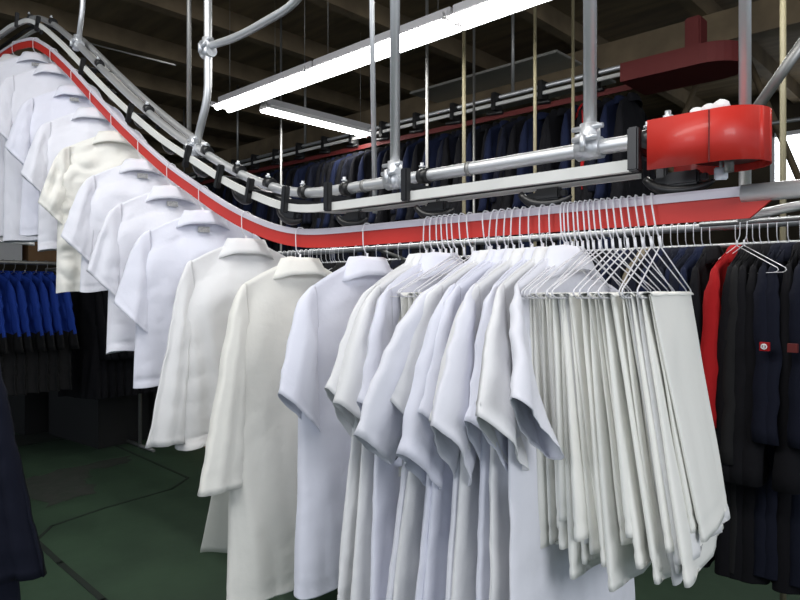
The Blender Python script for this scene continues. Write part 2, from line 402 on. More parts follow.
bt = htube(207, [(xa, PY, CZ-.02)] + arc([(xa, PY, CZ-.03), (xa, PY, z0+.20), (x, PY, z0)], .06)[1:], .0155, 'hanging tube that bends to the left just above its clamp on the climbing pipe')
jz = CH + (HZ-47)/F_PX*depth(208, PY)
clamp(bt, xa, PY, jz-.02, 1.0)
br = [(xa+.02, PY, jz), (xa+.16, PY, jz+.0), (xa+.75, PY, jz+.62)]
xr = on(303, PY); zr = CH + (HZ-0)/F_PX*depth(303, PY)
dx = xr - on(245, PY)
br = arc([(xa+.02, PY, jz), (on(238, PY), PY, jz-.02), (on(303, PY), PY, zr), (on(303, PY)+dx*1.2, PY, zr+.5)], .12)
local(MB().tube(br, .0145, 12).build('branch_tube', M['steel']), bt)
x = on(78, PY); z0 = pz(x)
htube(82, arc([(on(83, PY), PY, CZ-.02), (on(83, PY), PY, z0+.22), (x, PY, z0+.02)], .06), .014, 'short hanging tube clamped on the pipe near the top of the climb')
xg = on(189, 1.7)
htube(189, [(xg, 1.7, CZ-.02), (xg, 1.7, CH+.75)], .012, 'thin tube hanging behind the bent tube on the left', False, 'dull')
x = on(375, 1.75); z_ = depth(375, 1.75)
htube(370, [(on(366.5, 1.75), 1.75, CZ-.02), (x, 1.75, CH+.30)], .0105, 'slim slightly slanted tube just left of the middle hanging tube', False)
# thin far brace at the upper left
tag(MB().tube([(on(84, 1.7), 1.7, CH+ (HZ-42)/F_PX*depth(84, 1.7)), (on(175, 1.7), 1.7, CH+(HZ-65)/F_PX*depth(175, 1.7))], .005, 8).build('brace_rod', M['dull']), 'thin dark rod running right from the upper left clamp', 'rod')
tag(MB().tube([(on(757, 1.5), 1.5, CH+(HZ-108)/F_PX*depth(757, 1.5)), (on(815, 1.5), 1.5, CH+(HZ-25)/F_PX*depth(815, 1.5))], .011, 10).build('brace_tube', M['dull']), 'dark slanting tube at the right edge above the red drive box', 'tube')
for px, D, rad, mk, lab in ((464, 3.2, .012, 'post', 'yellowed thin post behind the long lamp, the brightest of the far posts'), (427, 3.1, .010, 'dull', 'thin grey post between the middle hanging tube and the yellowed post'), (535, 3.3, .010, 'post', 'dim brown post left of the tube by the drive box'), (474, 3.9, .010, 'dull', 'dark thin rod right beside the yellowed post'), (573, 3.6, .010, 'post', 'dim brown post just left of the clamped tube by the drive box'), (783, 3.2, .013, 'post', 'yellowed post at the right edge of the picture'), (281, 3.4, .010, 'dull', 'thin dark post under the short crosswise lamp')):
    x = on(px, D)
    tag(MB().tube([(x, D, CZ), (x, D, 0)], rad, 10).build('thin_post', M[mk]), lab, 'post', 'thin posts behind the conveyor')

# ------------------------------------------------------------------ fluorescent lamps
def lamp(x, y, along, label, L=1.22):
    r = root('fluorescent_lamp', (x, y, CH + 1.5), 0 if along == 'x' else math.pi/2, label=label, cat='ceiling lamp', group='fluorescent lamps')
    W = .105 if along == 'x' else .05
    MB().box(.002, -.04, .035, L-.002, .04, .09, bev=.004).build('housing', M['hood'], r)
    b = MB(); b.prism([(-W, .0), (-W-.012, .0), (-.04, .04), (.04, .04), (W+.012, .0), (W, .0), (.035, .033), (-.035, .033)], .002, L-.002, Matrix(((0,0,1,0),(1,0,0,0),(0,1,0,0),(0,0,0,1)))).build('reflector', M['refl'], r)
    for s in ((-1, 1) if along == 'x' else (-.6, .6)):
        MB().tube([(.012, s*.055, .0), (L-.012, s*.055, .0)], .024, 12).build('fluorescent_tube', M['tube'], r)
    [MB().box(q, -W, -.0, q+.008, W, .04).build('end_cap', M['hood'], r) for q in (.002, L-.010)]
    for xx in (.12, L-.12):
        MB().tube([(xx, 0, .09), (xx, 0, CZ-CH-1.5)], .0015, 6).build('hanging_wire', M['dull'], r)
    l = bpy.data.lights.new('tube_light', 'AREA'); l.shape = 'RECTANGLE'; l.size = L; l.size_y = .12; l.energy = 9; l.color = (1, .99, .95)
    lo = bpy.data.objects.new('tube_light', l); C.objects.link(lo); lo.parent = r; lo.location = (L/2, 0, -.03)
p0 = camW((222-400)/F_PX*5.3, 5.3, 0)
for k, nm in enumerate(('far left lamp of the long bright row', 'second lamp of the long bright row, above the middle of the climb', 'third lamp of the long bright row, crossing the middle hanging tube', 'nearest lamp of the long bright row, at the top edge')):
    lamp(p0.x + k*1.235, p0.y, 'x', 'lit twin-tube lamp, ' + nm)
p1 = camW((263-400)/F_PX*5.3, 5.3, 0)
lamp(p1.x, p1.y, 'y', 'short lit fluorescent lamp hanging crosswise below the long bright row')

# ------------------------------------------------------------------ hangers
def hanger_mesh(kind):
    pts = []
    hook = [(.020, 0, -.030), (.022, 0, -.014), (.016, 0, -.002), (.006, 0, .0035), (-.006, 0, .0035), (-.014, 0, -.003), (-.017, 0, -.016), (-.0165, 0, -.045), (-.015, 0, -.068), (-.008, 0, -.080), (0, 0, -.088), (0, 0, -.106)]
    b = MB(); b.tube(hook, .0017, 7)
    b.tube([(0, 0, -.084), (0, 0, -.106)], .0032, 8)
    e = .205 if kind == 'bar' else .195; zb = -.208
    loop = arc([(0, .001, -.104), (-e-.01, .001, zb+.012), (-e, .001, zb), (0, .001, zb - .001)], .012, 4)
    b.tube(loop, .0015, 6); b.tube([(-p.x, p.y, p.z) for p in loop], .0015, 6)
    return b
hang = {}
def hanger(x, y, z, rz, rx, label, group, m='wire', kind='bar'):
    if (kind, m) not in hang:
        r = root('wire_hanger', (0, 0, 0)); o = hanger_mesh(kind).build('hanger_wire', M[m]); o.name = 'wire_hanger'
        bpy.data.objects.remove(r); hang[(kind, m)] = o
    else:
        o = hang[(kind, m)].copy(); C.objects.link(o)
    o.location = (x, y, z); o.rotation_euler = (rx, 0, math.pi/2 + rz)
    tag(o, label, 'hanger', group); return o

# ------------------------------------------------------------------ garments
SH = [(0, -.108), (.045, -.110), (.07, -.118), (.14, -.150), (.195, -.180), (.23, -.206), (.3, -.25)]
def ridge(n): return 1 - 2.6*abs(n)
def fold(x, z, s, fr=7.0):
    wx = x + .018*noise.noise(Vector((x*4, z*2.2, s)))
    a = noise.noise(Vector((wx*fr*1.5 + s*3.1, z*.55 + s, s*1.7)))
    n1 = .5*a + .4*(ridge(noise.noise(Vector((wx*fr*1.6 + s*1.3, z*.6 - s, s*.7)))) - .5)
    n2 = noise.noise(Vector((wx*fr*3.4 + z*.9 + s, z*1.0, s*2.9)))
    n3 = ridge(noise.noise(Vector((x*10 + z*7 + s, z*10 - x*8, s*.7)))) - .6
    return n1, n2, n3
def body_mesh(s, L, ws, wc, wh, amp=1.0, nu=56, nv=56, hem=.028, yoke=.14, seam=True, thin=1):
    V = []; Fc = []
    nr = 2 * nu
    zt_ = []
    for j in range(nv + 1):
        v = j / nv
        if j == nv - 1: v = 1 - .004
        if abs(v - (1 - hem/L)) < .6/nv: v = 1 - hem/L
        for i in range(nr):
            th = 2*math.pi*i/nr; u = math.cos(th); sd = math.sin(th)
            half = interp([(0, ws), (.10, ws+.008), (.26, wc), (1, wh)], v)
            uu = (abs(u)**.9) * (1 if u > 0 else -1)
            x = uu * half
            zt = interp(SH, abs(uu) * ws) + (-.035 * max(0, 1 - abs(x)/.075) if sd > 0 and abs(x) < .075 else 0)
            hemz = zt*.15 - .165*.85 - L - .012*noise.noise(Vector((x*5 + s, sd, s)))
            z = zt + (hemz - zt) * v
            T = .006 + (.042 * smooth(0, .28, v) + .012*v) * thin
            n1, n2, n3 = fold(x + .05*v*math.sin(s), z, s)
            a = amp * (.003 + .034 * smooth(.03, 1.0, v)) * (.35 + .65*thin)
            a2 = amp * (.002 + .009 * smooth(0, .7, v))
            y = T * (abs(sd)**.75) * (1 if sd > 0 else -1)
            f = n1*a + n2*a2
            side = 1 if sd > 0 else -1
            y += f * (.75 + .25*side) + n3 * .0022 * amp**3 * (1 if j > 1 else 0)
            n1b, _, _ = fold(x*.8 + 4*side, z, s + 9*side, 6)
            y += n1b * amp * thin * .016 * smooth(.15, 1, v)
            # fabric drag lines from the shoulder points
            y += .003*amp*math.sin((abs(x)*40 + z*20) + s) * smooth(0, .08, v) * (1 - smooth(.3, .6, v))
            if v >= 1 - hem/L - 1e-6 and v <= 1 - hem/L + 1e-6: y -= .003*side
            if abs(v - yoke) < .5/nv: y -= .0022*side
            if abs(uu) < .014 and seam: y -= .0015*side
            x += .010 * n2 * v + .006*n1*v
            V.append((x, y, z))
    for j in range(nv):
        for i in range(nr):
            i2 = (i+1) % nr; Fc.append((j*nr+i, j*nr+i2, (j+1)*nr+i2, (j+1)*nr+i))
    return V, Fc
def sleeve_mesh(s, side, Ocv, Icv, t0=.05, t1=.028, amp=1.0, nt=34, nr=32, yoff=0.0, hem=True):
    V = []; Fc = []
    for j in range(nt + 1):
        t = j / nt; O = bez(Ocv, t); I = bez(Icv, t); c = (O+I)/2; h = (O-I)/2
        T = t0 + (t1 - t0) * t
        T *= .55 + .45*smooth(0, .35, t)
        for i in range(nr):
            th = 2*math.pi*i/nr; u = math.cos(th); sd = math.sin(th)
            p = c + h * u
            n1, n2, n3 = fold(u*.10 + (.2 if sd > 0 else 0), t*.5, s + 5, 9)
            _, _, n3 = fold(p.x, p.z, s + 5)
            y = T * (abs(sd)**.8) * (1 if sd > 0 else -1) + amp*(n1*.026*smooth(0, .9, t) + n2*.007*smooth(0, .3, t) + n3*.0035*amp*amp*smooth(0, .25, t)) + yoff*t
            if hem and j == nt - 2: y -= .0026 * (1 if sd > 0 else -1)
            x = p.x + .003*n2 + .002*n3
            V.append((x*side, y, p.z + .002*n3))
    for j in range(nt):
        for i in range(nr):
            i2 = (i+1) % nr; Fc.append((j*nr+i, j*nr+i2, (j+1)*nr+i2, (j+1)*nr+i))
    return V, Fc
def collar_mesh(s, n=40):
    prof = [(.074, .030, -.128), (.070, .027, -.108), (.066, .024, -.097), (.070, .028, -.0955), (.080, .036, -.108), (.096, .047, -.135), (.104, .052, -.150)]
    V = []; Fc = []; m = len(prof)
    for i in range(n + 1):
        a = math.radians(-90 - 168 + 336*i/n)     # open at the front (+y)
        for k, (rx, ry, z) in enumerate(prof):
            fr_ = max(0, math.sin(a))             # towards the front it dips, with longer points
            pt = fr_ * (.035 + (.03 if k > 4 else 0))
            x = rx * math.cos(a); dx = interp(SH, abs(x)) + .108
            V.append((x, ry*math.sin(a) + .003*noise.noise(Vector((x*20, s, k))), z - pt + dx*(.75 if k > 3 else .3) + .004*noise.noise(Vector((a*1.5, s, k*.3)))))
    for i in range(n):
        for k in range(m-1): Fc.append((i*m+k, (i+1)*m+k, (i+1)*m+k+1, i*m+k+1))
    return V, Fc
LONG = ([(.194, 0, -.1775), (.252, 0, -.202), (.262, 0, -.40), (.305, 0, -.60), (.352, 0, -.80)], [(.188, 0, -.39), (.200, 0, -.47), (.195, 0, -.62), (.205, 0, -.795)])
SHORT = ([(.194, 0, -.1775), (.258, 0, -.202), (.272, 0, -.30), (.322, 0, -.455)], [(.188, 0, -.39), (.200, 0, -.44), (.195, 0, -.52), (.200, 0, -.575)])
MID = ([(.194, 0, -.1775), (.256, 0, -.202), (.275, 0, -.36), (.345, 0, -.60)], [(.188, 0, -.39), (.205, 0, -.46), (.20, 0, -.52), (.215, 0, -.65)])
def garment(name, s, m, L=.95, sleeves='short', ws=.202, wc=.235, wh=.27, amp=1.0, res=1.0, tagit=False, mats=None, split=None, collar=True, thin=1, S=None, yo=None):
    r = root(name, (0, 0, 0))
    V, Fc = body_mesh(s, L, ws, wc, wh, amp, int(64*res), int(60*res), thin=thin)
    fm = None
    if mats:
        nr = 2*int(64*res); fm = [1 if V[f[0]][2] < split else 0 for f in Fc]
    mesh_obj('body', V, Fc, m, r, thick=.0018, mats=mats, fm=fm)
    S = S or {'long': LONG, 'short': SHORT, 'mid': MID}.get(sleeves)
    if S:
        for side in (-1, 1):
            V, Fc = sleeve_mesh(s + side, side, *S, amp=amp, nt=int(34*res), nr=int(30*res), t0=.032 if thin == 1 else .014, t1=(.032 if sleeves != 'long' else .026) if thin == 1 else .028, yoff=yo if yo is not None else -.02 if thin == 1 else -.005)
            fm = [1 if V[f[0]][2] < split else 0 for f in Fc] if mats else None
            mesh_obj('sleeve', V, Fc, m, r, thick=.0018, mats=mats, fm=fm)
    if collar:
        V, Fc = collar_mesh(s, int(40*res)); mesh_obj('collar', V, Fc, m, r, thick=.002)
    if tagit:
        b = MB().box(-.022, -.0015, -.012, .022, .0, .012); o = b.build('name_tape', M['tagm'], r); o.location = (0, -.040, -.172); o.rotation_euler = (-.32, 0, 0)
        o['label'] = 'grey name tape below the collar'
    return r
def place(r, x, y=TY, z=None, rz=0, rx=0):
    if z is None: z = CH + railz(x) + .018
    r.location = (x, y, z); r.rotation_euler = (rx, 0, math.pi/2 + rz)
    return r
# single garments along the rail ---------------------------------------------------
GR = 'white garments hanging singly on the climbing rail'
singles = [
 # px, material, L, sleeves, seed, rz, tag, label
 (363, 'lav', .84, 'short', 11, -.04, False, 'bluish white short-sleeved coat, last single one before the crowded clusters', 'work_coat', 'coat', 1.0),
 (296, 'warm', .99, 'long', 23, -.14, False, 'large cream long-sleeved lab coat at the bottom of the rail bend', 'lab_coat', 'coat', .75),
 (242, 'neut', .65, 'long', 31, -.24, False, 'white long-sleeved shirt just left of the cream lab coat', 'work_shirt', 'shirt', 1),
 (199, 'lav', .61, 'short', 47, -.42, True, 'bluish white short-sleeved shirt with grey name tape, second left of the cream lab coat', 'work_shirt', 'shirt', 1.1),
 (167, 'cool', .62, 'short', 53, -.3, True, 'white short-sleeved shirt with grey name tape, at mid climb', 'work_shirt', 'shirt', 1.1),
 (138, 'cool', .52, 'short', 61, -.34, True, 'white shirt with folded collar right of the wrinkled cream shirt', 'work_shirt', 'shirt', 1.1),
 (111, 'warm', .70, 'short', 73, -.38, False, 'wrinkled cream white shirt with its hem tucked up, left of mid climb', 'work_shirt', 'shirt', 1.9),
 (90, 'cool', .66, 'short', 83, -.36, False, 'white shirt with a plain collar just left of the wrinkled cream shirt', 'work_shirt', 'shirt', 1.2),
 (71, 'lav', .74, 'short', 97, -.35, True, 'bluish shirt with wide short sleeve, second below the crest of the rail', 'work_shirt', 'shirt', 1.2),
 (50, 'cool', .95, 'short', 103, -.35, False, 'white shirt mostly behind others, right below the crest of the rail', 'work_shirt', 'shirt', 1.2),
 (33, 'cool', 1.05, 'short', 107, -.32, True, 'white shirt with small grey tape, hanging at the crest of the rail', 'work_shirt', 'shirt', 1.2),
 (12, 'neut', 1.1, 'short', 113, 0, False, 'white shirt partly cut by the left edge, left of the crest', 'work_shirt', 'shirt', 1.2),
 (-8, 'neut', 1.15, 'short', 127, .03, False, 'last white shirt at the left edge, farthest along the rail', 'work_shirt', 'shirt', 1.2),
]
HL = {363: 'bluish short-sleeved coat right of the cream lab coat', 296: 'large cream long-sleeved lab coat', 242: 'white long-sleeved shirt just left of the cream lab coat', 199: 'bluish white shirt second left of the cream lab coat', 167: 'white shirt with grey name tape at mid climb', 138: 'white shirt right of the wrinkled cream shirt', 111: 'wrinkled cream white shirt', 90: 'white shirt just left of the wrinkled cream shirt', 71: 'bluish shirt second below the crest of the rail', 50: 'white shirt right below the crest of the rail', 33: 'white shirt at the crest of the rail', 12: 'white shirt left of the crest of the rail', -8: 'last white shirt at the left edge'}
for px, mk, L, sl, sd, rz, tg, lab, nm, cat, amp in singles:
    x = on(px, TY - .017)
    g = garment(nm, sd, M[mk], L, sl, amp=amp, tagit=tg, wh=.25)
    place(g, x, rz=rz); tag(g, lab, cat, GR)
    if px == 296:                # the unbuttoned front swings back behind the coat
        V = []; Fc = []; nu, nv = 26, 36
        for j in range(nv + 1):
            v = j/nv; zb = -1.075 if v < 1 else -1.075
            for i in range(nu + 1):
                q = i/nu; x_ = -.215 - .03*v + q*.24; z_ = -.35 + (zb + .35)*v - .02*q*v
                V.append((x_, .03 + .19*v**1.4*(1 - .3*q) + .018*v*math.sin(q*9 + 1) + (.002 if j == nv-1 else 0), z_))
        for j in range(nv):
            for i in range(nu): Fc.append((j*(nu+1)+i, j*(nu+1)+i+1, (j+1)*(nu+1)+i+1, (j+1)*(nu+1)+i))
        mesh_obj('front_panel', V, Fc, M[mk], g, thick=.0018)
    hanger(x, TY, CH + railz(x) + .018, rz, 0, 'hanger in the ' + HL[px], 'hangers of the single garments', kind='shirt')

# cluster shirts: a few shapes, copied
def cluster_shirts(specs, group, protos):
    for i, (px, k, rz, rx, lab) in enumerate(specs):
        x = on(px, TY - .017)
        g = protos[k]
        if g.get('used'):
            g = copy_tree(g)
        g['used'] = 1
        place(g, x, rz=rz, rx=rx)
        tag(g, lab, 'shirt', group)
        hanger(x, TY, CH + railz(x) + .018, rz, rx, 'wire hanger in the ' + lab, 'hangers of ' + group, kind='shirt')
ORD = ['first', 'second', 'third', 'fourth', 'fifth', 'sixth', 'seventh', 'eighth', 'ninth', 'tenth', 'eleventh', 'twelfth', 'thirteenth', 'fourteenth', 'fifteenth', 'sixteenth']
def cut(k, q, dx=0):            # a short sleeve whose hem hangs lower (k) and slants (q)
    return ([(.194, 0, -.1775), (.256, 0, -.202), (.272+dx, 0, -.30), (.322+dx, 0, -.455-k)], [(.188, 0, -.39), (.200, 0, -.44), (.195, 0, -.52), (.200+dx, 0, -.575-k-q)])
sp_ = ((201, 'neut', .90, cut(0, 0), 0), (215, 'cool', .92, cut(.0, .03, .03), -.02), (229, 'lav', .88, cut(.08, -.01, .01), .0), (237, 'neut', .80, cut(-.03, .04), .01), (249, 'cool', .9, cut(.05, -.03, .06), .03), (259, 'lav', .93, cut(-.01, .05, -.01), -.02), (267, 'cool', .9, cut(-.07, .01, .02), -.085), (275, 'neut', .92, cut(-.03, .0, .02), -.05))
shp = [garment('work_shirt', a, M[b], c, amp=1.0, thin=.25, S=d, yo=e) for a, b, c, d, e in sp_]
spA = [(424, 3, .04, .07), (430, 0, -.03, .03), (436, 5, .02, -.0)]
cluster_shirts([(a, b, c, d, ('white shirt at the left end of the small cluster', 'white shirt second from the left in the small cluster', 'white shirt third from the left in the small cluster')[i]) for i, (a, b, c, d) in enumerate(spA)], 'white shirts of the small cluster', shp)
bpx = [491, 498, 505, 512, 520, 529, 539, 549, 560]
spB = []
for i, px in enumerate(bpx):
    spB.append((px, (4, 3, 2, 5, 1, 0, 5, 7, 6)[i], (.02, -.06, .04, -.05, .06, -.06, .02, -.04, -.02)[i], .13 - .17*i/8 , ORD[i] + ' white shirt from the left in the crowded middle row'))
cluster_shirts(spB, 'white shirts of the crowded middle row', shp)

# folded trousers ---------------------------------------------------
def flat_tube(s, zt, zb, xn, xf, xnb, xfb, y0, y1, T, amp=1, nv=44, nr=32, overtop=False, hemz=.03):
    V = []; Fc = []
    for j in range(nv + 1):
        v = j/nv; z = zt + (zb - zt)*v
        a = xn + (xnb - xn)*v; b = xf + (xfb - xf)*v; c = (a+b)/2; h = (b-a)/2; yc = y0 + (y1 - y0)*(v**.8)
        for i in range(nr):
            th = 2*math.pi*i/nr; u = math.cos(th); sd = math.sin(th)
            uu = abs(u)**.7*(1 if u > 0 else -1)
            x = c + h*uu
            n1, n2, n3 = fold(x*1.2, z*.5, s, 6)
            tt = T*(.45 + .55*smooth(0, .25, v) + .55*smooth(.3, .9, v)) * (1 + .25*noise.noise(Vector((s, z*2, 0))))
            if v > .985: tt *= .93
            y = yc + tt*(abs(sd)**.6)*(1 if sd > 0 else -1) + amp*v*(n1*.022 + n2*.006) + amp*n3*.0006*smooth(0, .1, v)
            if abs(v - (1 - hemz/abs(zb-zt))) < .55/nv: y -= .0018*(1 if sd > 0 else -1)
            x += (.003*n2 + .010*noise.noise(Vector((s*2.3, z*1.6, 1))))*v
            V.append((x, y, z + .006*v*noise.noise(Vector((x*9, s, 0)))))
    for j in range(nv):
        for i in range(nr):
            i2 = (i+1) % nr; Fc.append((j*nr+i, j*nr+i2, (j+1)*nr+i2, (j+1)*nr+i))
    n = len(V); j = nv*nr
    V.append(tuple(sum(V[j+i][k] for i in range(nr))/nr + (0, 0, .004)[k] for k in range(3)))
    for i in range(nr): Fc.append((j+i, j+(i+1) % nr, n))
    return V, Fc
def trousers(s, m, L1, L2, flip=False):
    random.seed(int(s)); r = root('folded_trousers', (0, 0, 0)); zt = -.203
    f = -1 if flip else 1
    hw = .172 + random.uniform(-.012, .008)
    # over the bar
    V = []; Fc = []; nu = 24; na = 9
    for i in range(nu + 1):
        x = -hw + 2*hw*i/nu
        for k in range(na):
            a = math.pi*k/(na-1)
            V.append((x, -.0125*math.cos(a), zt - .004 + .0085*math.sin(a) + .002*noise.noise(Vector((x*20, s, 0)))))
    for i in range(nu):
        for k in range(na-1): Fc.append((i*na+k, (i+1)*na+k, (i+1)*na+k+1, i*na+k+1))
    mesh_obj('fold_over_bar', V, Fc, m, r, thick=.0015)
    ru = random.uniform
    for q, (y0, y1, L) in enumerate(((-.0085, -.017, L1), (-.0045, -.006, L1*ru(.93, .99)))):
        V, Fc = flat_tube(s + q, zt, zt - L, -hw + .004*q, hw - .01, -hw + ru(.0, .06), hw - ru(.03, .09), y0*f, y1*f, .0058)
        mesh_obj('trouser_leg', V, Fc, m, r)
    V, Fc = flat_tube(s + 7, zt, zt - L2, -hw, hw, -hw + ru(-.02, .02), hw - ru(-.02, .02), .007*f, .014*f, .008)
    up = mesh_obj('seat_and_waist', V, Fc, m, r)
    b = MB().tube([(-.10, .022*f, zt-L2+.02), (-.10, .0265*f, zt-L2+.02)], .006, 10).build('button', M['tagm'], r)
    return r
tp = [trousers(301, M['trou'], .51, .47), trousers(317, M['trou'], .47, .50, True), trousers(331, M['trou2'], .52, .44), trousers(347, M['trou'], .45, .51), trousers(353, M['neut'], .53, .48, True), trousers(367, M['trou2'], .48, .55), trousers(383, M['trou'], .50, .46, True)]
def put_tr(px, k, rz, rx, lab, group):
    x = on(px, TY - .017); g = tp[k]
    if g.get('used'): g = copy_tree(g)
    g['used'] = 1
    place(g, x, rz=rz, rx=rx); tag(g, lab, 'trousers', group)
    hanger(x, TY, CH + railz(x) + .018, rz, rx, 'wire hanger under the ' + lab, 'hangers of ' + group)
for i, px in enumerate((441, 446, 451, 458, 466, 482)):
    put_tr(px, (2, 0, 5, 3, 1, 6)[i], (-.05, .03, -.02, .06, 0, -.05)[i], -.03 + .012*i*(-1), ORD[i] + ' white trousers from the left in the small cluster', 'folded trousers of the small cluster')
tpx = [563, 567, 572, 577, 582, 587, 593, 599, 605, 612, 619, 626, 633, 641, 649]
for i, px in enumerate(tpx):
    u = i/(len(tpx)-1)
    rzl = {14: .13, 13: .09, 12: .15, 11: .05}
    put_tr(px, (0, 3, 6, 1, 2, 5, 4, 0, 3, 5, 1, 2, 6, 4, 3, 0)[i], rzl.get(i, random.uniform(-.09, .09) + .03*u), -.03 - .125*u**1.15, ORD[i] + ' white trousers from the left in the big bundle', 'folded trousers of the big bundle')

# ------------------------------------------------------------------ rack with dark work clothes behind
RY = 2.69; RZ = CH + .25
rk = root('garment_rack', (on(700, RY), RY, 0), label='long steel rack rail behind the white clothes, loaded with dark work jackets', cat='clothes rack')
local(MB().tube([(-8.5, RY, RZ), (1.6, RY, RZ)], .016, 12).build('rack_rail', M['rsteel']), rk)
local(MB().tube([(-8.5, RY+.25, RZ-.06), (1.6, RY+.25, RZ-.06)], .010, 10).build('lower_rail', M['rsteel']), rk)
for xx in (-8.4, -2.75, 1.5):
    local(MB().tube([(xx, RY+.25, 0), (xx, RY+.25, RZ-.06)], .018, 10).tube([(xx, RY, RZ), (xx, RY+.25, RZ-.06)], .012, 8).tube([(xx, RY-.3, .02), (xx, RY+.55, .02)], .02, 8).build('post', M['dull']), rk)
def lcut(k): return ([(p[0], 0, p[2] - k*q/4) for q, p in enumerate(LONG[0])], [(p[0], 0, p[2] - k*q/3) for q, p in enumerate(LONG[1])])
dk = {k: garment('work_jacket', 401 + i*13, M[k], L, S=lcut((-.03, .12, .03, -.05, .06, 0)[i]), amp=1.3, res=.5, wc=.24, wh=.25) for i, (k, L) in enumerate((('navy', 1.08), ('black', 1.12), ('navy2', 1.0), ('redc', .9), ('char', 1.1), ('beige', .8)))}
def dark(px, k, rz=0, D=RY, z=RZ + .016 + .002, lab='', group='', hg='wire', rx=0, hl=None):
    x = on(px, D); g = dk[k]
    if g.get('used'): g = copy_tree(g)
    g['used'] = 1
    g.location = (x, D, z); g.rotation_euler = (rx, 0, math.pi/2 + rz); tag(g, lab, 'jacket', group)
    if hg: hanger(x, D, z, rz, rx, hl or 'wire hanger in the ' + lab, 'hangers of ' + group, m=hg, kind='shirt')
    return g
rgt = [(679, 'navy'), (687, 'navy2'), (695, 'navy'), (703, 'navy2'), (711, 'black'), (737, 'redc'), (748, 'black'), (754, 'char'), (761, 'black'), (769, 'black'), (778, 'navy'), (789, 'navy'), (801, 'black'), (814, 'navy'), (828, 'navy')]
words = {'navy': 'dark navy', 'navy2': 'blue-navy', 'black': 'black', 'redc': 'red', 'char': 'charcoal', 'beige': 'beige'}
for i, (px, k) in enumerate(rgt):
    g = dark(px, k, -.1 if k == 'redc' else random.uniform(-.06, .06), lab=('only red jacket on the rack at the right' if k == 'redc' else '%s jacket, %s one right of the white trousers' % (words[k], ORD[i])), group='dark jackets right of the white trousers')
    if px in (789, 814):
        e = root('x', (0, 0, 0)); bpy.data.objects.remove(e)
        Rm = Matrix.Translation((-.318, -.012, -.455)) @ Matrix.Rotation(math.pi/2, 4, 'Y') @ Matrix.Rotation(math.pi, 4, 'X')
        em = MB().prism([(-.014, -.014), (.014, -.014), (.014, .014), (-.014, .014)], -.004, .012, Rm).build('sleeve_emblem', M['redc'] if px == 789 else M['redd'], g)
        if px == 814: continue
        ring = MB()
        ring.tube([(-.329 - .0025, -.012 + .008*math.cos(a), -.455 + .008*math.sin(a)) for a in [2*math.pi*k/16 for k in range(17)]], .0022, 6)
        ring.box(-.334, -.0145, -.460, -.329, -.0095, -.450)
        rg = ring.build('emblem_ring', M['white'], em)
nb = 0
for px in (548, 562, 576, 590, 603, 615, 626, 636, 646, 655, 664, 672):
    k = ('navy', 'black', 'navy2', 'navy', 'black', 'navy', 'navy2', 'navy', 'beige', 'navy', 'navy2', 'navy')[nb]
    dark(px, k, random.uniform(-.06, .06), lab='beige jacket seen between the hanger wires' if k == 'beige' else 'dark jacket on the rack behind the white trousers', group='dark jackets behind the white trousers'); nb += 1
for i in range(26):
    px = 268 + i*11
    dark(px, ('navy', 'black', 'black', 'char')[i % 4], random.uniform(-.06, .06), lab='dark jacket on the rack behind the white shirts', group='dark jackets behind the white shirts', hg='wire')
for i in range(16):
    x = on(276 + i*4.3, RY)
    hanger(x, RY - .0, RZ + .018, random.uniform(-.25, .25), 0, 'empty pale wire hanger crowded on the rack rail behind the cream lab coat', 'empty hangers on the far rack rail', m='wire')
for i, px in enumerate((737, 744)):
    hanger(on(px, RY-.12), RY - .12, RZ + .018, .9, 0, 'empty white hanger in front of the black jackets, %s of two' % ('left', 'right')[i], 'empty hangers among the black jackets')
# second rail for the two empty hangers, short arm
tag(MB().tube([(on(700, RY-.12), RY-.12, RZ), (1.6, RY-.12, RZ)], .010, 10).build('rack_rail', M['rsteel']), 'thin steel rail in front of the dark jackets at the right', 'rail')

# ------------------------------------------------------------------ left racks, running across
def leftrack(name, x, y0, y1, zr, label):
    r = root('garment_rack', (x, (y0+y1)/2, 0), label=label, cat='clothes rack')
    local(MB().tube([(x, y0, zr), (x, y1+.65, zr)], .018, 10).build('rack_rail', M['dull']), r)
    for y in (y0 + .05, y1 + .6): local(MB().tube([(x, y, 0), (x, y, zr)], .018, 10).tube([(x-.3, y, .02), (x+.3, y, .02)], .018, 8).build('post', M['dull']), r)
    return r
pA = camW((0-400)/F_PX*5.6, 5.6, .245); pB = camW((50-400)/F_PX*5.85, 5.85, .245)
LX = pA.x; LY0 = pA.y - 1.6; LY1 = 2.3
lr = leftrack('r', LX, LY0, LY1, CH + .245, 'dull rack rail at the left edge carrying blue and black work clothes')
bj = garment('work_jacket', 511, M['royal'], 1.0, 'long', amp=1.6, res=.5, mats=[M['royal'], M['char']], split=-.62)
V = None
def lpx(px):                     # y on the line x = LX seen at px
    r = (px-400)/F_PX
    # point (LX, y): f = -CA*LX + SA*y ; rr = SA*LX + CA*y
    return (r*(-CA*LX) - SA*LX) / (CA - r*SA)
cnt = 0
for i, px in enumerate((-52, -41, -30, -19, -8, 3, 14, 25, 36, 46)):
    g = bj if cnt == 0 else copy_tree(bj); cnt += 1
    g.location = (LX, lpx(px), CH + .245 + .02); g.rotation_euler = (0, 0, math.pi + random.uniform(.25, .5))
    if i < 3: tag(g, 'royal blue and charcoal jacket in the part of the rack cut by the left edge', 'jacket', 'blue jackets on the left rack')
    else: tag(g, 'royal blue jacket with charcoal lower half, %s from the right on the left rack' % ORD[9-i], 'jacket', 'blue jackets on the left rack')
    h = hanger(LX, lpx(px), CH + .265, 0, 0, 'wire hanger in the blue jacket %s from the right' % ORD[9-i], 'hangers of the blue jackets', m='gwire', kind='shirt'); h.rotation_euler = g.rotation_euler
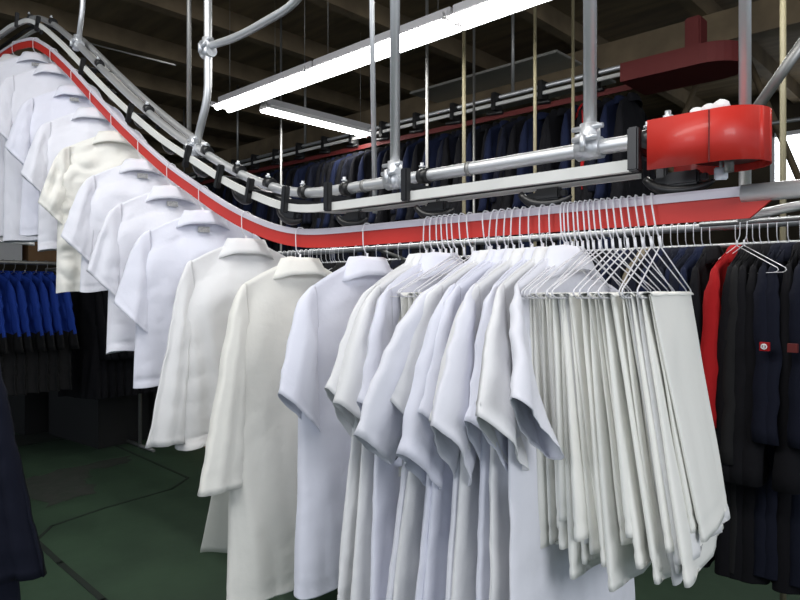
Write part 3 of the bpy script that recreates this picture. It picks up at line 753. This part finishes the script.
for i, px in enumerate((80, 88, 96, 104, 112, 120, 128, 136, 144, 152, 160)):
    g = copy_tree(dk['black']); g.location = (LX, lpx(px), CH + .265); g.rotation_euler = (0, 0, math.pi + random.uniform(.25, .5))
    tag(g, 'black work garment hanging in the dark between the blue jackets and the white coats', 'jacket', 'black garments on the left rack')
# low dark bins on the floor under it
for i, (px, py, w_, h_) in enumerate(((100, 436, 1.1, .85), (30, 424, 1.2, .6), (158, 430, .8, .6))):
    p = ground(px, py); r = root('storage_bin', p, .1, label=('black plastic bin on the green floor below the black garments', 'dark bin under the blue jackets at the left', 'dark bin half hidden behind the hanging white coats')[i], cat='bin')
    b = MB(); b.prism([(-w_/2, -.3), (w_/2, -.3), (w_/2, .3), (-w_/2, .3)], 0, h_); b.build('bin_body', M['dark'], r)
    MB().box(-w_/2-.02, -.32, h_, w_/2+.02, .32, h_+.03, bev=.01).build('rim', M['blk'], r)
p = ground(194, 449)
cb = root('cardboard_box', p + Vector((-.25, .25, 0)), .2, label='small brown cardboard box on the floor behind the white coats', cat='box')
MB().box(-.25, -.2, 0, .25, .2, .26, bev=.005).build('box_body', M['card'], cb); MB().box(-.25, -.03, .26, .25, .03, .262).build('tape', M['joist'], cb)
# shelf with cartons at the far left
sx = camW((10-400)/F_PX*8.0, 8.0, 0)
sh = root('storage_shelf', (sx.x, sx.y, 0), label='far shelf unit holding cartons, seen over the blue jackets', cat='shelf')
for zz in (.8, 1.55, CH+.33): MB().box(-.25, -1.3, zz, .25, 1.3, zz+.03).build('shelf_board', M['dull'], sh)
for yy in (-1.28, 1.28):
    for xx in (-.24, .24): MB().box(xx-.02, yy-.02, 0, xx+.02, yy+.02, CH+1.4).build('upright', M['dull'], sh)
for i, (yy, hh, mk, lab) in enumerate(((.35, .52, 'card', 'tall brown carton on the far shelf'), (-.12, .5, 'white', 'white carton on the far shelf next to the brown one'), (-.62, .6, 'hood', 'grey carton at the left of the far shelf'))):
    r = root('carton', (sx.x, sx.y + yy, CH + .36), 0, label=lab, cat='box')
    MB().box(-.2, -.2, 0, .2, .2, hh, bev=.004).build('box_body', M[mk], r); MB().box(-.2, -.025, hh, .2, .025, hh+.002).build('tape', M['joist'], r)
# near navy coat cut by the left edge
nc = garment('work_coat', 611, M['navy'], 1.0, 'long', amp=1.2, wh=.32)
pn = camW((-112-400)/F_PX*1.55, 1.55, .08)
nc.location = pn; nc.rotation_euler = (0, 0, math.atan2(CA, SA) + .25)
tag(nc, 'dark navy coat close to the viewer, cut by the lower left edge', 'coat')
hh_ = hanger(pn.x, pn.y, pn.z, 0, 0, 'wire hanger of the dark navy coat at the lower left edge', 'none', kind='shirt'); hh_.rotation_euler = nc.rotation_euler; del hh_['group']
dirv = Vector((-math.sin(math.atan2(CA, SA)+.25), math.cos(math.atan2(CA, SA)+.25), 0))
tag(MB().tube([pn - dirv*.5 + Vector((0, 0, -.014)), pn + dirv*.45 + Vector((0, 0, -.014))], .012, 10).build('rack_rail', M['dull']), 'steel rail outside the left edge carrying the navy coat', 'rail')

# ------------------------------------------------------------------ the far conveyor with dark clothes
FY = 4.23
def fz(px): return CH + 1.39
fc = root('far_conveyor', (on(500, FY), FY, CH + 1.39), label='distant conveyor with a red strip and pale rail running under the ceiling', cat='conveyor')
xa_, xb_ = on(236, FY), on(650, FY)
xa_ = -8.6
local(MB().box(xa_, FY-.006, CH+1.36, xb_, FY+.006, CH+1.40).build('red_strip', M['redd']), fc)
local(MB().box(xa_, FY-.06, CH+1.45, xb_, FY-.04, CH+1.475).build('front_rail', M['rail']), fc)
local(MB().tube([(xa_, FY, CH+1.53), (xb_, FY, CH+1.53)], .017, 10).build('pipe_body', M['steel']), fc)
n = int((xb_ - xa_)/.42)
for i in range(n):
    x = xa_ + .2 + i*.42; local(MB().box(x-.02, FY-.07, CH+1.42, x+.02, FY+.03, CH+1.56, bev=.004).tube([(x-.09, FY-.02, CH+1.41), (x+.06, FY-.02, CH+1.40)], .016, 6).build('clamp', M['blk']), fc)
for i in range(5):
    x = xa_ + .6 + i*1.3; local(MB().tube([(x, FY, CH+1.53), (x, FY, CZ)], .013, 8).build('hanging_tube', M['dull']), fc)
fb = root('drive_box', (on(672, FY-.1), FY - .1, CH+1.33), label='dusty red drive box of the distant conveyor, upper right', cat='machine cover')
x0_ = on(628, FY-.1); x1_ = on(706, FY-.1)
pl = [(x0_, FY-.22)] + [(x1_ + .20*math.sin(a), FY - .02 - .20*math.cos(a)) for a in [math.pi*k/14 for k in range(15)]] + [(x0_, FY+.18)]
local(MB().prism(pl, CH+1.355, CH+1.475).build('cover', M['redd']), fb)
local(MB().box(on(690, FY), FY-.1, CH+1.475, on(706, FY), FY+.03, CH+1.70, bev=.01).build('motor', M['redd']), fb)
i = 0; x = xa_ + .3
random.seed(5)
while x < xb_ - .05:
    k = ('black', 'navy2', 'black', 'navy', 'black', 'navy2', 'black')[i % 7]
    if abs(x - on(655, FY)) < .04: k = 'redc'
    g = copy_tree(dk[k]); g.location = (x, FY, CH+1.42); g.rotation_euler = (0, 0, math.pi/2 + random.uniform(-.3, .3))
    tag(g, 'dark work garment hanging from the distant conveyor near the ceiling', 'jacket', 'dark garments on the distant conveyor')
    i += 1; x += .085
xr_ = on(578, FY - .05)
g = copy_tree(dk['redc']); g.location = (xr_, FY, CH+1.42); g.rotation_euler = (0, 0, math.pi/2 + .5); tag(g, 'red jacket among the dark ones on the distant conveyor', 'jacket')
# cloudy plastic sheet under the ceiling and long cross bar, trusses
ps = camW((510-400)/F_PX*6.8, 6.8, 2.15)
tag(MB().box(-.9, -.6, -.012, .9, .6, .012, mtx=Matrix.Translation(ps), bev=.004).build('plastic_sheet', M['foil']), 'cloudy plastic sheet fixed flat below the ceiling boards', 'sheet')
tag(MB().tube([(on(470, 6.5), 6.5, CH+1.55), (on(830, 6.5), 6.5, CH+1.5)], .02, 8).build('cross_pipe', M['dull']), 'long thin horizontal pipe in the dark at the upper right', 'pipe')
for i, (a, b) in enumerate((((600, 7.0, 2.4), (700, 7.0, .9)), ((700, 7.2, 2.3), (640, 7.2, .8)), ((745, 6.8, 2.3), (800, 6.8, 1.0)))):
    tag(MB().tube([(on(a[0], a[1]), a[1], CH+a[2]), (on(b[0], b[1]), b[1], CH+b[2])], .03, 8).build('roof_brace', M['joist']), ('slanting roof brace left of the distant red box', 'slanting roof brace behind the distant red box', 'slanting roof brace at the upper right corner')[i], 'beam')
for k in list(bpy.data.objects):
    if 'used' in k: del k['used']
